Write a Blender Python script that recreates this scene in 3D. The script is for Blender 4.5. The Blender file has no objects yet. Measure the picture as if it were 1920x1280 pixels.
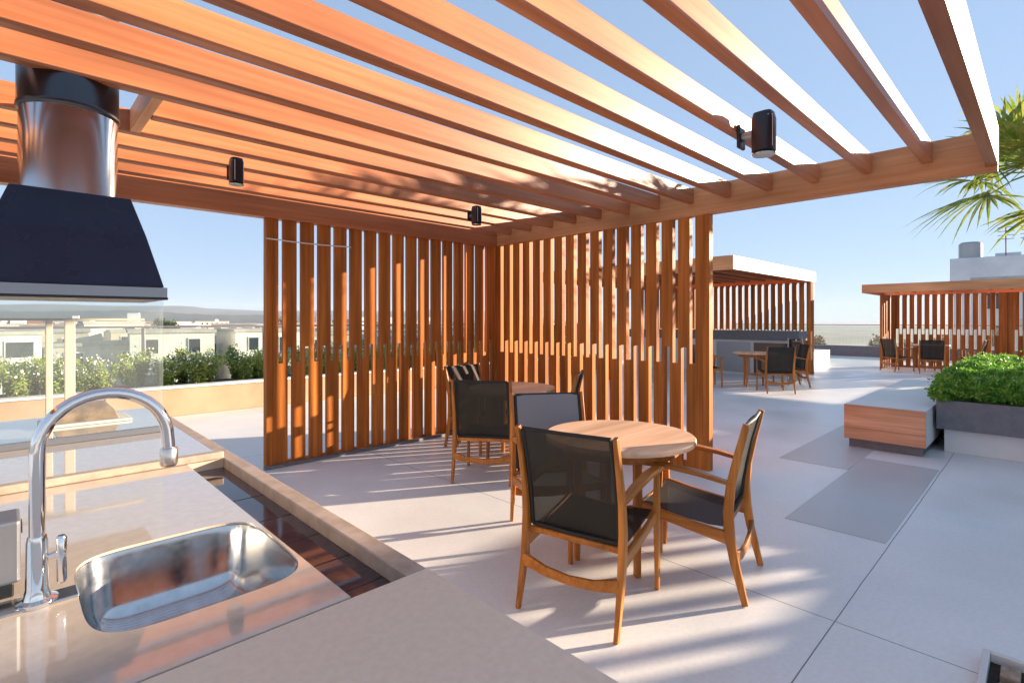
import bpy, bmesh, math, random
from mathutils import Vector, Matrix
R = math.radians
rnd = random.Random(7)
S = bpy.context.scene
C = S.collection

# ------------------------------------------------------------------ camera
cam = bpy.data.cameras.new('camera'); co = bpy.data.objects.new('camera', cam); C.objects.link(co)
co.location = (0, 0, 1.45); co.rotation_euler = (R(90), 0, R(-44.1))
cam.sensor_width = 36; cam.lens = 18.27; cam.shift_y = -0.0208
cam.clip_start = 0.05; cam.clip_end = 9000
S.camera = co
# ------------------------------------------------------------------ world, sun, exposure
SUN_EL = 11.0
SX, SY = math.cos(R(28.7)), -math.sin(R(28.7))          # horizontal direction towards the sun
w = bpy.data.worlds.new('World'); S.world = w; w.use_nodes = True
nt = w.node_tree; nt.nodes.clear()
sky = nt.nodes.new('ShaderNodeTexSky'); sky.sky_type = 'NISHITA'; sky.sun_disc = False
sky.sun_elevation = R(SUN_EL); sky.sun_rotation = math.atan2(SX, SY)
sky.altitude = 0; sky.air_density = 0.7; sky.dust_density = 0.1; sky.ozone_density = 3.0
bg = nt.nodes.new('ShaderNodeBackground'); bg.inputs['Strength'].default_value = 0.15
wo = nt.nodes.new('ShaderNodeOutputWorld')
gm = nt.nodes.new('ShaderNodeGamma'); gm.inputs[1].default_value = 0.25   # softer contrast between zenith and horizon
nt.links.new(sky.outputs[0], gm.inputs[0]); tn = nt.nodes.new('ShaderNodeVectorMath'); tn.operation = 'MULTIPLY'; tn.inputs[1].default_value = (0.64, 0.77, 0.96)
nt.links.new(gm.outputs[0], tn.inputs[0]); nt.links.new(tn.outputs[0], bg.inputs[0]); nt.links.new(bg.outputs[0], wo.inputs[0])
sl = bpy.data.lights.new('sun', 'SUN'); sl.energy = 3.8; sl.angle = R(0.5); sl.color = (1.0, 0.80, 0.60)
so = bpy.data.objects.new('sun', sl); C.objects.link(so)
sdir = Vector((SX * math.cos(R(SUN_EL)), SY * math.cos(R(SUN_EL)), math.sin(R(SUN_EL))))
so.rotation_euler = sdir.to_track_quat('Z', 'Y').to_euler()
S.view_settings.view_transform = 'Standard'; S.view_settings.look = 'None'
S.view_settings.gamma = 1; S.view_settings.exposure = 2.2; S.view_settings.use_curve_mapping = False
S.cycles.max_bounces = 12; S.cycles.transparent_max_bounces = 16; S.cycles.diffuse_bounces = 5

# ------------------------------------------------------------------ materials
def mat(name, col, rough=0.5, metal=0.0, spec=0.5, coat=0.0, coatr=0.1):
    m = bpy.data.materials.new(name); m.use_nodes = True
    b = m.node_tree.nodes['Principled BSDF']
    b.inputs['Base Color'].default_value = (*col, 1); b.inputs['Roughness'].default_value = rough
    b.inputs['Metallic'].default_value = metal; b.inputs['Specular IOR Level'].default_value = spec
    b.inputs['Coat Weight'].default_value = coat; b.inputs['Coat Roughness'].default_value = coatr
    return m
def noisy(m, scale=(4, 4, 4), c1=None, c2=None, detail=6, coords='Object', bump=0.0, dist=0.01, rr=None, lo=0.35, hi=0.65):
    n = m.node_tree.nodes; l = m.node_tree.links; b = n['Principled BSDF']
    tc = n.new('ShaderNodeTexCoord'); mp = n.new('ShaderNodeMapping'); mp.inputs['Scale'].default_value = scale
    l.new(tc.outputs[coords], mp.inputs[0])
    nz = n.new('ShaderNodeTexNoise'); nz.inputs['Scale'].default_value = 1; nz.inputs['Detail'].default_value = detail
    nz.inputs['Roughness'].default_value = 0.6
    l.new(mp.outputs[0], nz.inputs[0])
    if c1:
        r = n.new('ShaderNodeValToRGB'); r.color_ramp.elements[0].position = lo; r.color_ramp.elements[1].position = hi
        r.color_ramp.elements[0].color = (*c1, 1); r.color_ramp.elements[1].color = (*c2, 1)
        l.new(nz.outputs[0], r.inputs[0]); l.new(r.outputs[0], b.inputs['Base Color'])
    if rr:
        q = n.new('ShaderNodeMapRange'); q.inputs[1].default_value = 0.3; q.inputs[2].default_value = 0.7
        q.inputs[3].default_value = rr[0]; q.inputs[4].default_value = rr[1]
        l.new(nz.outputs[0], q.inputs[0]); l.new(q.outputs[0], b.inputs['Roughness'])
    if bump:
        bm_ = n.new('ShaderNodeBump'); bm_.inputs['Strength'].default_value = bump; bm_.inputs['Distance'].default_value = dist
        l.new(nz.outputs[0], bm_.inputs['Height']); l.new(bm_.outputs[0], b.inputs['Normal'])
    return m
def wood(name, c1, c2, axis, rough=0.45, coat=0.0, coatr=0.2, g=30.0, spec=0.35):
    m = mat(name, c1, rough, coat=coat, coatr=coatr, spec=spec)
    s = [g, g, g]; s[axis] = g * 0.035
    noisy(m, s, c1, c2, 9, bump=0.25, dist=0.002, lo=0.36, hi=0.62)
    # broad board-to-board variation
    n = m.node_tree.nodes; l = m.node_tree.links; b = n['Principled BSDF']
    src = b.inputs['Base Color'].links[0].from_socket
    tc = n.new('ShaderNodeTexCoord'); nz = n.new('ShaderNodeTexNoise'); nz.inputs['Scale'].default_value = 1.7
    mp = n.new('ShaderNodeMapping'); s2 = [6, 6, 6] if axis == 2 else [1.6, 1.6, 1.6]; s2[axis] = .35; mp.inputs['Scale'].default_value = s2
    l.new(tc.outputs['Object'], mp.inputs[0]); l.new(mp.outputs[0], nz.inputs[0])
    h = n.new('ShaderNodeHueSaturation')
    q = n.new('ShaderNodeMapRange'); q.inputs[1].default_value = .3; q.inputs[2].default_value = .7
    q.inputs[3].default_value = .66; q.inputs[4].default_value = 1.3
    oi = n.new('ShaderNodeObjectInfo'); q2 = n.new('ShaderNodeMapRange'); q2.inputs[3].default_value = .86; q2.inputs[4].default_value = 1.12
    mm = n.new('ShaderNodeMath'); mm.operation = 'MULTIPLY'; l.new(oi.outputs['Random'], q2.inputs[0]); l.new(q2.outputs[0], mm.inputs[0]); l.new(q.outputs[0], mm.inputs[1])
    l.new(nz.outputs[0], q.inputs[0]); l.new(mm.outputs[0], h.inputs['Value']); l.new(src, h.inputs['Color'])
    l.new(h.outputs[0], b.inputs['Base Color'])
    return m
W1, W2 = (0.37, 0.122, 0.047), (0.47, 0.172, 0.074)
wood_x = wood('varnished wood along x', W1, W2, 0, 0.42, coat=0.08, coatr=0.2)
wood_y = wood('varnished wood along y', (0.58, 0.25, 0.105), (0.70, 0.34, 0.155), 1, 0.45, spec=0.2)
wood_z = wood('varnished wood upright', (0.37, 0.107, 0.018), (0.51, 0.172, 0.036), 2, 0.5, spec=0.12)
teak = wood('oiled teak', (0.36, 0.115, 0.016), (0.50, 0.19, 0.036), 2, 0.42, g=40)
teak_h = wood('oiled teak along the grain', (0.36, 0.115, 0.016), (0.50, 0.19, 0.036), 0, 0.42, g=40)
table_wood = wood('pale teak table top', (0.68, 0.40, 0.235), (0.80, 0.52, 0.33), 0, 0.4, g=26)
clad = wood('bench cladding wood', (0.56, 0.27, 0.145), (0.72, 0.40, 0.24), 1, 0.6, spec=0.15)
black = mat('black powder coat', (0.012, 0.013, 0.016), 0.35)
navy = noisy(mat('dark painted hood steel', (0.02, 0.026, 0.04), 0.32), (3, 3, 3), (0.012, 0.026, 0.060), (0.014, 0.030, 0.068), rr=(0.22, 0.34))
greym = mat('grey brushed metal', (0.30, 0.31, 0.33), 0.35, metal=0.8)
steel = noisy(mat('brushed stainless steel', (0.72, 0.70, 0.66), 0.2, metal=1.0), (30, 4, 30), (0.52, 0.52, 0.51), (0.66, 0.65, 0.63), rr=(0.10, 0.20))
chrome = noisy(mat('chrome', (0.86, 0.84, 0.80), 0.06, metal=1.0), (9, 9, 9), rr=(0.03, 0.10))
concrete = noisy(mat('light concrete', (0.5, 0.5, 0.5), 0.6), (1.2, 1.2, 1.2), (0.62, 0.61, 0.59), (0.72, 0.71, 0.68), rr=(0.45, 0.7), bump=0.05)
planter_g = noisy(mat('charcoal planter render', (0.1, 0.1, 0.11), 0.6), (14, 14, 14), (0.13, 0.135, 0.15), (0.17, 0.175, 0.19), bump=0.2, dist=0.003)
cream = noisy(mat('cream render', (0.6, 0.5, 0.4), 0.8), (1.5, 1.5, 1.5), (0.37, 0.225, 0.135), (0.46, 0.30, 0.19), bump=0.1)
soil = noisy(mat('dark soil', (0.03, 0.022, 0.016), 0.95), (20, 20, 20), (0.02, 0.014, 0.01), (0.05, 0.036, 0.026))
steel_dark = mat('dark glazing', (0.03, 0.04, 0.05), 0.08)

def glass_mat(name, tint, veil=0.0, veilcol=(0.8, 0.88, 0.86)):
    m = bpy.data.materials.new(name); m.use_nodes = True
    n = m.node_tree.nodes; l = m.node_tree.links; n.clear()
    o = n.new('ShaderNodeOutputMaterial'); t = n.new('ShaderNodeBsdfTransparent'); t.inputs[0].default_value = (*tint, 1)
    g = n.new('ShaderNodeBsdfGlossy'); g.inputs['Roughness'].default_value = 0.01
    fr = n.new('ShaderNodeFresnel'); fr.inputs[0].default_value = 1.5
    mx = n.new('ShaderNodeMixShader'); l.new(fr.outputs[0], mx.inputs[0])
    if veil:
        d = n.new('ShaderNodeBsdfDiffuse'); d.inputs[0].default_value = (*veilcol, 1)
        m2 = n.new('ShaderNodeMixShader'); m2.inputs[0].default_value = veil
        l.new(t.outputs[0], m2.inputs[1]); l.new(d.outputs[0], m2.inputs[2]); l.new(m2.outputs[0], mx.inputs[1])
    else: l.new(t.outputs[0], mx.inputs[1])
    l.new(g.outputs[0], mx.inputs[2]); l.new(mx.outputs[0], o.inputs[0])
    return m
pane_near = glass_mat('pale green grill glass', (0.93, 0.96, 0.95), 0.06)
pane_far = glass_mat('railing glass', (0.85, 0.92, 0.90), 0.05)

def mesh_fabric(name, col, see):
    m = mat(name, col, 0.6, spec=0.2); n = m.node_tree.nodes; l = m.node_tree.links; b = n['Principled BSDF']
    tc = n.new('ShaderNodeTexCoord'); mp = n.new('ShaderNodeMapping'); mp.inputs['Scale'].default_value = (500, 500, 500)
    ch = n.new('ShaderNodeTexChecker'); ch.inputs['Scale'].default_value = 1
    l.new(tc.outputs['Object'], mp.inputs[0]); l.new(mp.outputs[0], ch.inputs[0])
    ch.inputs[1].default_value = (*[c * 0.8 for c in col], 1); ch.inputs[2].default_value = (*[c * 1.2 for c in col], 1)
    l.new(ch.outputs[0], b.inputs['Base Color'])
    tr = n.new('ShaderNodeBsdfTransparent'); mx = n.new('ShaderNodeMixShader'); mx.inputs[0].default_value = see
    l.new(b.outputs[0], mx.inputs[1]); l.new(tr.outputs[0], mx.inputs[2]); l.new(mx.outputs[0], n['Material Output'].inputs[0])
    return m
sling = mesh_fabric('charcoal sling mesh', (0.034, 0.033, 0.028), 0.24)
sling_sheen = mesh_fabric('sheen sling mesh', (0.24, 0.25, 0.275), 0.03)  # same chair mesh made paler, sky sheen put into the colour
hem = mat('black hem', (0.008, 0.008, 0.009), 0.6)

def leaf_mat(name, a, b_, trans=0.35):
    m = mat(name, a, 0.45); noisy(m, (9, 9, 9), a, b_, 3, lo=0.4, hi=0.6)
    n = m.node_tree.nodes; l = m.node_tree.links; b = n['Principled BSDF']
    t = n.new('ShaderNodeBsdfTranslucent'); mx = n.new('ShaderNodeMixShader'); mx.inputs[0].default_value = trans
    src = b.inputs['Base Color'].links[0].from_socket; l.new(src, t.inputs[0])
    l.new(b.outputs[0], mx.inputs[1]); l.new(t.outputs[0], mx.inputs[2]); l.new(mx.outputs[0], n['Material Output'].inputs[0])
    return m
leaf_hedge = leaf_mat('clipped hedge leaf', (0.09, 0.27, 0.025), (0.28, 0.50, 0.07))
leaf_shrub = leaf_mat('olive shrub leaf', (0.18, 0.28, 0.04), (0.44, 0.50, 0.12))
leaf_palm = leaf_mat('palm leaf', (0.17, 0.27, 0.025), (0.40, 0.42, 0.09))
leaf_tree = leaf_mat('dull tree leaf', (0.04, 0.07, 0.025), (0.08, 0.11, 0.045), 0.15)
petal = mat('white petal', (0.75, 0.72, 0.70), 0.6)
twig = mat('twig bark', (0.30, 0.26, 0.19), 0.8)
bark = noisy(mat('palm bark', (0.2, 0.15, 0.09), 0.9), (20, 20, 60), (0.14, 0.09, 0.05), (0.34, 0.24, 0.13), bump=0.5)

# floor: pale coating with a few saw-cut joints and soft smudges
def floor_mat():
    m = noisy(mat('pale floor coating', (0.5, 0.5, 0.5), 0.45), (0.55, 0.55, 0.55), (0.68, 0.675, 0.655), (0.83, 0.825, 0.80), 7, rr=(0.30, 0.50), bump=0.02)
    n = m.node_tree.nodes; l = m.node_tree.links; b = n['Principled BSDF']
    src = b.inputs['Base Color'].links[0].from_socket
    g = n.new('ShaderNodeNewGeometry'); sp = n.new('ShaderNodeSeparateXYZ')
    nz = n.new('ShaderNodeTexNoise'); nz.inputs['Scale'].default_value = 1.3
    vm = n.new('ShaderNodeVectorMath'); vm.operation = 'MULTIPLY_ADD'; vm.inputs[1].default_value = (.015,) * 3
    l.new(g.outputs['Position'], nz.inputs[0]); l.new(nz.outputs['Color'], vm.inputs[0]); l.new(g.outputs['Position'], vm.inputs[2])
    l.new(vm.outputs[0], sp.inputs[0])
    outs = []
    for ax, off, per in ((0, 2.868, 5.2), (1, 0.722, 5.2)):
        a = n.new('ShaderNodeMath'); a.operation = 'SUBTRACT'; a.inputs[1].default_value = off; l.new(sp.outputs[ax], a.inputs[0])
        p = n.new('ShaderNodeMath'); p.operation = 'PINGPONG'; p.inputs[1].default_value = per / 2
        l.new(a.outputs[0], p.inputs[0])
        t = n.new('ShaderNodeMath'); t.operation = 'LESS_THAN'; t.inputs[1].default_value = 0.0028; l.new(p.outputs[0], t.inputs[0])
        outs.append(t)
    mx = n.new('ShaderNodeMath'); mx.operation = 'MAXIMUM'; l.new(outs[0].outputs[0], mx.inputs[0]); l.new(outs[1].outputs[0], mx.inputs[1])
    mc = n.new('ShaderNodeMixRGB'); l.new(mx.outputs[0], mc.inputs[0]); l.new(src, mc.inputs[1]); mc.inputs[2].default_value = (0.16, 0.16, 0.17, 1)
    # fine speckle and faint scuffs
    n2 = n.new('ShaderNodeTexNoise'); n2.inputs['Scale'].default_value = 45; n2.inputs['Detail'].default_value = 4
    l.new(g.outputs['Position'], n2.inputs[0])
    q = n.new('ShaderNodeMapRange'); q.inputs[1].default_value = .3; q.inputs[2].default_value = .7; q.inputs[3].default_value = .95; q.inputs[4].default_value = 1.04
    l.new(n2.outputs[0], q.inputs[0])
    h = n.new('ShaderNodeHueSaturation'); l.new(q.outputs[0], h.inputs['Value']); l.new(mc.outputs[0], h.inputs['Color'])
    l.new(h.outputs[0], b.inputs['Base Color'])
    return m
floor_m = floor_mat()
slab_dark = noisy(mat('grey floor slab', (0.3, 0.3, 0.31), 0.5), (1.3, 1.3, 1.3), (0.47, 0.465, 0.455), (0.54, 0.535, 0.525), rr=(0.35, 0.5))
stone = noisy(mat('polished taupe stone', (0.36, 0.3, 0.26), 0.1, coat=1.0, coatr=0.03), (38, 38, 38), (0.55, 0.455, 0.355), (0.61, 0.51, 0.41), 9, rr=(0.04, 0.10))
stone_m = noisy(mat('honed taupe stone', (0.36, 0.3, 0.26), 0.4), (60, 60, 60), (0.72, 0.595, 0.44), (0.79, 0.66, 0.50), 10, rr=(0.28, 0.45), bump=0.08, dist=0.004)
stone_e = noisy(mat('sandy stone edge', (0.4, 0.3, 0.24), 0.5), (16, 16, 16), (0.36, 0.27, 0.20), (0.50, 0.39, 0.30), 8, bump=0.1, dist=0.004)
gutter_m = noisy(mat('dark plum glazed tile', (0.06, 0.04, 0.05), 0.05), (5, 5, 5), (0.05, 0.034, 0.04), (0.09, 0.06, 0.065), rr=(0.02, 0.08))

# ------------------------------------------------------------------ mesh helpers
class MB:
    def __init__(s): s.v = []; s.f = []
    def box(s, x0, x1, y0, y1, z0, z1):
        i = len(s.v)
        s.v += [(x0,y0,z0),(x1,y0,z0),(x1,y1,z0),(x0,y1,z0),(x0,y0,z1),(x1,y0,z1),(x1,y1,z1),(x0,y1,z1)]
        s.f += [(i,i+3,i+2,i+1),(i+4,i+5,i+6,i+7),(i,i+1,i+5,i+4),(i+1,i+2,i+6,i+5),(i+2,i+3,i+7,i+6),(i+3,i,i+4,i+7)]
        return s
    def loft(s, rings, cap0=True, cap1=True):
        n = len(rings[0]); b = len(s.v)
        for r in rings: s.v += [tuple(p) for p in r]
        for k in range(len(rings) - 1):
            for j in range(n):
                a = b + k * n + j; c = b + k * n + (j + 1) % n
                s.f.append((a, c, c + n, a + n))
        if cap0: s.f.append(tuple(b + j for j in reversed(range(n))))
        if cap1: s.f.append(tuple(b + (len(rings) - 1) * n + j for j in range(n)))
        return s
    def tube(s, pts, rad, n=10, sq=None, up=(0, 0, 1)):
        """sweep along pts; rad = radius or list; sq=(w,h) gives a rectangular section, rad then scales it"""
        pts = [Vector(p) for p in pts]; rings = []
        for i, p in enumerate(pts):
            t = (pts[min(i + 1, len(pts) - 1)] - pts[max(i - 1, 0)]).normalized()
            u = Vector(up)
            if abs(t.dot(u)) > 0.95: u = Vector((1, 0, 0)) if abs(t.x) < .9 else Vector((0, 1, 0))
            a = t.cross(u).normalized(); b = a.cross(t).normalized()
            r = rad[i] if isinstance(rad, (list, tuple)) else rad
            if sq:
                hw, hh = sq[0] / 2 * r, sq[1] / 2 * r; c = min(hw, hh) * .35
                q = [(-hw + c, -hh), (hw - c, -hh), (hw, -hh + c), (hw, hh - c), (hw - c, hh), (-hw + c, hh), (-hw, hh - c), (-hw, -hh + c)]
                rings.append([p + a * x + b * y for x, y in q])
            else:
                rings.append([p + a * r * math.cos(2 * math.pi * k / n) + b * r * math.sin(2 * math.pi * k / n) for k in range(n)])
        return s.loft(rings)
    def cyl(s, c, r, z0, z1, n=32, r1=None):
        r1 = r if r1 is None else r1
        rg = lambda rr, z: [(c[0] + rr * math.cos(2*math.pi*k/n), c[1] + rr * math.sin(2*math.pi*k/n), z) for k in range(n)]
        return s.loft([rg(r, z0), rg(r1, z1)])
    def lathe(s, c, prof, n=40):
        return s.loft([[(c[0] + r * math.cos(2*math.pi*k/n), c[1] + r * math.sin(2*math.pi*k/n), z) for k in range(n)] for r, z in prof])
    def build(s, name, m, parent=None, bevel=0.0, smooth=False, seg=2):
        me = bpy.data.meshes.new(name); me.from_pydata(s.v, [], s.f)
        bm = bmesh.new(); bm.from_mesh(me); bmesh.ops.recalc_face_normals(bm, faces=bm.faces); bm.to_mesh(me); bm.free()
        me.materials.append(m); o = bpy.data.objects.new(name, me); C.objects.link(o)
        if parent: o.parent = parent
        if smooth:
            me.shade_smooth()
            try: me.set_sharp_from_angle(angle=R(40))
            except Exception: pass
        if bevel:
            b = o.modifiers.new('bevel', 'BEVEL'); b.width = bevel; b.segments = seg; b.limit_method = 'ANGLE'; b.angle_limit = R(40)
        return o
def tag(o, label=None, cat=None, group=None, kind=None):
    if label: o['label'] = label
    if cat: o['category'] = cat
    if group: o['group'] = group
    if kind: o['kind'] = kind
    return o
def empty(name, loc=(0, 0, 0), rz=0):
    o = bpy.data.objects.new(name, None); C.objects.link(o); o.location = loc; o.rotation_euler = (0, 0, rz); o.empty_display_size = .1
    return o
KIDS = {}
def copy_tree(o, parent=None):
    c = o.copy(); C.objects.link(c)
    if parent: c.parent = parent
    for ch in [x for x in bpy.data.objects if x.parent == o]: copy_tree(ch, c)
    return c

def slot_panel(name, axis, const, th, u0, u1, z1, n, first, per, sw, m, parent, zs=(0.05, 1.02, 1.18), ztop=None, dz=0.0):
    """a board wall with an upper row of slots and a lower row shifted by half a period"""
    us = {u0, u1}; up = []; lo = []
    for k in range(n):
        c = first + k * per; up.append((c - sw / 2, c + sw / 2))
        c2 = first + (k + .5) * per
        if c2 + sw / 2 < u1 - .03: lo.append((c2 - sw / 2, c2 + sw / 2))
    for a, b in up + lo: us |= {a, b}
    us = sorted(us); z = [dz, dz + zs[0], dz + zs[1], dz + zs[2], ztop or z1]
    if ztop: z.append(z1)
    def solid(i, j):
        if i < 0 or j < 0 or i >= len(us) - 1 or j >= len(z) - 1: return False
        c = (us[i] + us[i + 1]) / 2
        if j in (2, 3) and any(a < c < b for a, b in up): return False
        if j in (1, 2) and any(a < c < b for a, b in lo): return False
        return True
    mb = MB()
    def P(u, t, zz): return (const + t, u, zz) if axis == 'y' else (u, const + t, zz)
    def quad(*p):
        i = len(mb.v); mb.v += list(p); mb.f.append((i, i + 1, i + 2, i + 3))
    for i in range(len(us) - 1):
        for j in range(len(z) - 1):
            if not solid(i, j): continue
            a, b, c, d = us[i], us[i + 1], z[j], z[j + 1]
            for t in (-th / 2, th / 2): quad(P(a, t, c), P(b, t, c), P(b, t, d), P(a, t, d))
            for di, u in ((-1, a), (1, b)):
                if not solid(i + di, j): quad(P(u, -th/2, c), P(u, th/2, c), P(u, th/2, d), P(u, -th/2, d))
            for dj, zz in ((-1, c), (1, d)):
                if not solid(i, j + dj): quad(P(a, -th/2, zz), P(b, -th/2, zz), P(b, th/2, zz), P(a, th/2, zz))
    me = bpy.data.meshes.new(name); me.from_pydata(mb.v, [], mb.f)
    bm = bmesh.new(); bm.from_mesh(me); bmesh.ops.remove_doubles(bm, verts=bm.verts, dist=1e-5)
    bmesh.ops.recalc_face_normals(bm, faces=bm.faces); bm.to_mesh(me); bm.free()
    me.materials.append(m); o = bpy.data.objects.new(name, me); C.objects.link(o); o.parent = parent
    return o

def leaves(pts, size, name, m, parent=None, aspect=2.2, upb=0.3, rr=rnd):
    v = []; f = []
    for p in pts:
        s = size * rr.uniform(.6, 1.35)
        d = Vector((rr.gauss(0, 1), rr.gauss(0, 1), rr.gauss(upb, 1))).normalized()
        q = Vector((rr.gauss(0, 1), rr.gauss(0, 1), rr.gauss(0, 1))); a = d.cross(q)
        if a.length < .01: continue
        a.normalize(); p = Vector(p); i = len(v); wd = s / aspect
        nrm = d.cross(a) * (s * .12)
        v += [p, p + d * s * .5 + a * wd * .5 + nrm, p + d * s, p + d * s * .5 - a * wd * .5 + nrm]
        f.append((i, i + 1, i + 2, i + 3))
    me = bpy.data.meshes.new(name); me.from_pydata([tuple(x) for x in v], [], f); me.materials.append(m)
    o = bpy.data.objects.new(name, me); C.objects.link(o)
    if parent: o.parent = parent
    return o

# ================================================================== SETTING
deckb = MB().box(-9, 25.2, -16, 10.6, -0.5, 0.0)
deck = deckb.build('terrace_floor', floor_m); tag(deck, kind='structure')
g = MB(); N = 60
for i in range(N + 1):
    for j in range(N + 1):
        u = (i / N * 2 - 1); v = (j / N * 2 - 1)
        g.v.append((math.copysign(abs(u) ** 2.2 * 7000, u), math.copysign(abs(v) ** 2.2 * 7000, v), -14 + rnd.uniform(-.3, .3)))
for i in range(N):
    for j in range(N):
        a = i * (N + 1) + j; g.f.append((a, a + N + 1, a + N + 2, a + 1))
ground_m = noisy(mat('dry city ground', (0.2, 0.19, 0.15), 0.9), (.02, .02, .02), (0.26, 0.27, 0.25), (0.42, 0.41, 0.38), 8)
tag(g.build('ground', ground_m, smooth=True), kind='structure')
# hills: ridges to the left-forward
hill_m = noisy(mat('dry hillside', (0.14, 0.14, 0.10), 0.95), (.006, .006, .006), (0.035, 0.05, 0.035), (0.085, 0.09, 0.065), 9)
def ridge(az0, az1, dist, hfun, depth, n=90):
    mb = MB(); rows = 7
    for k in range(n + 1):
        az = R(az0 + (az1 - az0) * k / n); h = hfun(k / n)
        for r in range(rows):
            t = r / (rows - 1); d = dist + depth * t; hh = -14 + (h + 14) * math.sin(min(1, t * 1.5) * math.pi / 2) ** .8
            hh += rnd.uniform(-1, 1) * 1.2 * (0 < r < rows - 1)
            mb.v.append((d * math.cos(az), d * math.sin(az), hh))
    for k in range(n):
        for r in range(rows - 1):
            a = k * rows + r; mb.f.append((a, a + rows, a + rows + 1, a + 1))
    return tag(mb.build('hill', hill_m, smooth=True), kind='structure')
def hf(t):   # t=0 at azimuth 40, t=1 at azimuth 110 (left)
    b = 44 + 3 * math.sin(t * 14) + 2 * math.sin(t * 41 + 1)
    if t > .46: b += 9 * min(1, (t - .46) / .03)
    if t > .62: b -= 14 * min(1, (t - .62) / .12)
    return b * (1 if t > .12 else max(0, t / .12))
ridge(40, 118, 1900, hf, 700)
ridge(66, 112, 1050, lambda t: 8 + 12 * math.sin(t * 3.1) + 2 * math.sin(t * 22), 400)

# dark floor slabs round the bench
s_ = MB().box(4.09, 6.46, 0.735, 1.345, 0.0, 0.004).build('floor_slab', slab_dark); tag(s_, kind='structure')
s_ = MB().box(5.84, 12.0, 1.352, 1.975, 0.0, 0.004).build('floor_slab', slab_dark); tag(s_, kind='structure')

# ================================================================== PERGOLA (main)
def box_obj(name, m, parent, *b, bevel=0.004): return MB().box(*b).build(name, m, parent, bevel=bevel)
ZB, ZT, ZR = 2.47, 2.75, 2.595
pg = empty('pergola', (4.86, 5.33, 0))
tag(pg, 'large orange wood pergola with slatted roof over the two nearest table sets', 'pergola')
PI_ = Matrix.Translation((-4.86, -5.33, 0))
def adopt(o, root):   # o was modelled in world coordinates
    o.parent = root; o.matrix_parent_inverse = Matrix.Identity(4)
    o.data.transform(Matrix.Translation(-Vector(root.location)))
    return o
def A(o): return adopt(o, pg)
A(slot_panel('screen_wall', 'y', 4.86, .056, 2.32, 5.29, 2.47, 16, 2.436, .183, .058, wood_z, None))
A(slot_panel('screen_wall', 'x', 5.33, .042, 1.86, 4.80, 2.47, 16, 1.945, .18, .046, wood_z, None))
A(MB().box(4.82, 4.90, 2.26, 2.32, 0, ZB).build('post', wood_z, None, bevel=.003))
A(MB().box(1.80, 1.86, 5.29, 5.37, 0, ZB).build('post', wood_z, None, bevel=.003))
A(MB().box(4.80, 4.90, 5.29, 5.39, 0, ZB).build('post', wood_z, None, bevel=.003))
A(MB().box(-1.55, -1.47, 5.29, 5.37, 0, ZB).build('post', wood_z, None, bevel=.003))
A(MB().box(-1.55, -1.47, 0.24, 0.32, 0, ZB).build('post', wood_z, None, bevel=.003))
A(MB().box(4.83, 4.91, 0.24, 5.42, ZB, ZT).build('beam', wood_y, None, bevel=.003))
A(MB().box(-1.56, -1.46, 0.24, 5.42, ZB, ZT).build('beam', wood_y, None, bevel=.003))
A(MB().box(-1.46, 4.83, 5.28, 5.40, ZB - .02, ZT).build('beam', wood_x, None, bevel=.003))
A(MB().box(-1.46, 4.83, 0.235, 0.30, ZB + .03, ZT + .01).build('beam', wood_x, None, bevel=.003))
for k in range(1, 14):
    y = .25 + .367 * k
    y0, y1 = y - .031, y + .031
    if k == 9:      # interrupted for the chimney
        A(MB().box(.585, 4.83, y0, y1, ZR, ZT - .016).build('rafter', wood_x, None, bevel=.003))
        A(MB().box(-1.46, -.16, y0, y1, ZR, ZT - .016).build('rafter', wood_x, None, bevel=.003))
    else:
        A(MB().box(-1.46, 4.83, y0, y1, ZR, ZT - .016).build('rafter', wood_x, None, bevel=.003))
for x in (.53, -.16):
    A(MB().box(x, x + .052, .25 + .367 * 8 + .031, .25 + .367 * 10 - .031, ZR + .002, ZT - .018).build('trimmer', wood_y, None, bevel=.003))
# dark grey strip standing in for the shade band along the left screen's foot
shade_strip = MB().box(1.78, 4.82, 5.25, 5.31, 0.0, 0.03).build('foot_band', planter_g, None, bevel=.004); A(shade_strip)

# cord across the left screen
cb = MB().tube([(1.80 + .08 * k, 5.285 + (.005 if k % 2 else 0), 2.245 - .010 * math.sin(k / 11 * 3.14)) for k in range(12)], .007, 6)
tag(cb.build('cord', mat('white cord', (.75, .68, .58), .6), smooth=True), 'thin white cord strung across the tops of the slats of the left screen wall', 'cord')

# spotlights hanging off the rafters
def spotlight(x, yf, z, label, sc=1.0, src=None):
    if src: o = copy_tree(src); o.location = (x, yf, z); o.scale = (sc,) * 3
    else:
        o = empty('wall_lamp', (x, yf, z)); o.scale = (sc,) * 3
        MB().box(-.045, .045, -.022, 0, -.07, .07).build('mount_plate', black, o, bevel=.008)
        MB().tube([(0, -.02, 0), (0, -.085, 0)], .028, 14).build('arm', greym, o, smooth=True)
        prof = [(.045, -.125), (.058, -.115), (.058, .075), (.05, .112), (.03, .12)]
        b = MB()
        rings = []
        for r, zz in prof:
            rings.append([(r * math.copysign(abs(math.cos(t)) ** .55, math.cos(t)), -.145 + r * 1.05 * math.copysign(abs(math.sin(t)) ** .55, math.sin(t)), zz) for t in [2 * math.pi * k / 28 for k in range(28)]])
        b.loft(rings).build('lamp_body', black, o, smooth=True)
        ts = MB().box(-.016, .016, -.066, -.056, -.10, .085).build('trim_strip', mat('pale lens strip', (.62, .6, .55), .4), o, bevel=.002); ts.location = (0, -.145, 0); ts.rotation_euler = (0, 0, R(-38))
        MB().lathe((0, -.145), [(.062, -.137), (.066, -.131), (.06, -.125)], 28).build('rim', steel, o, smooth=True)
    tag(o, label, 'spotlight', 'black spotlights on the pergola rafters')
    return o
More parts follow.
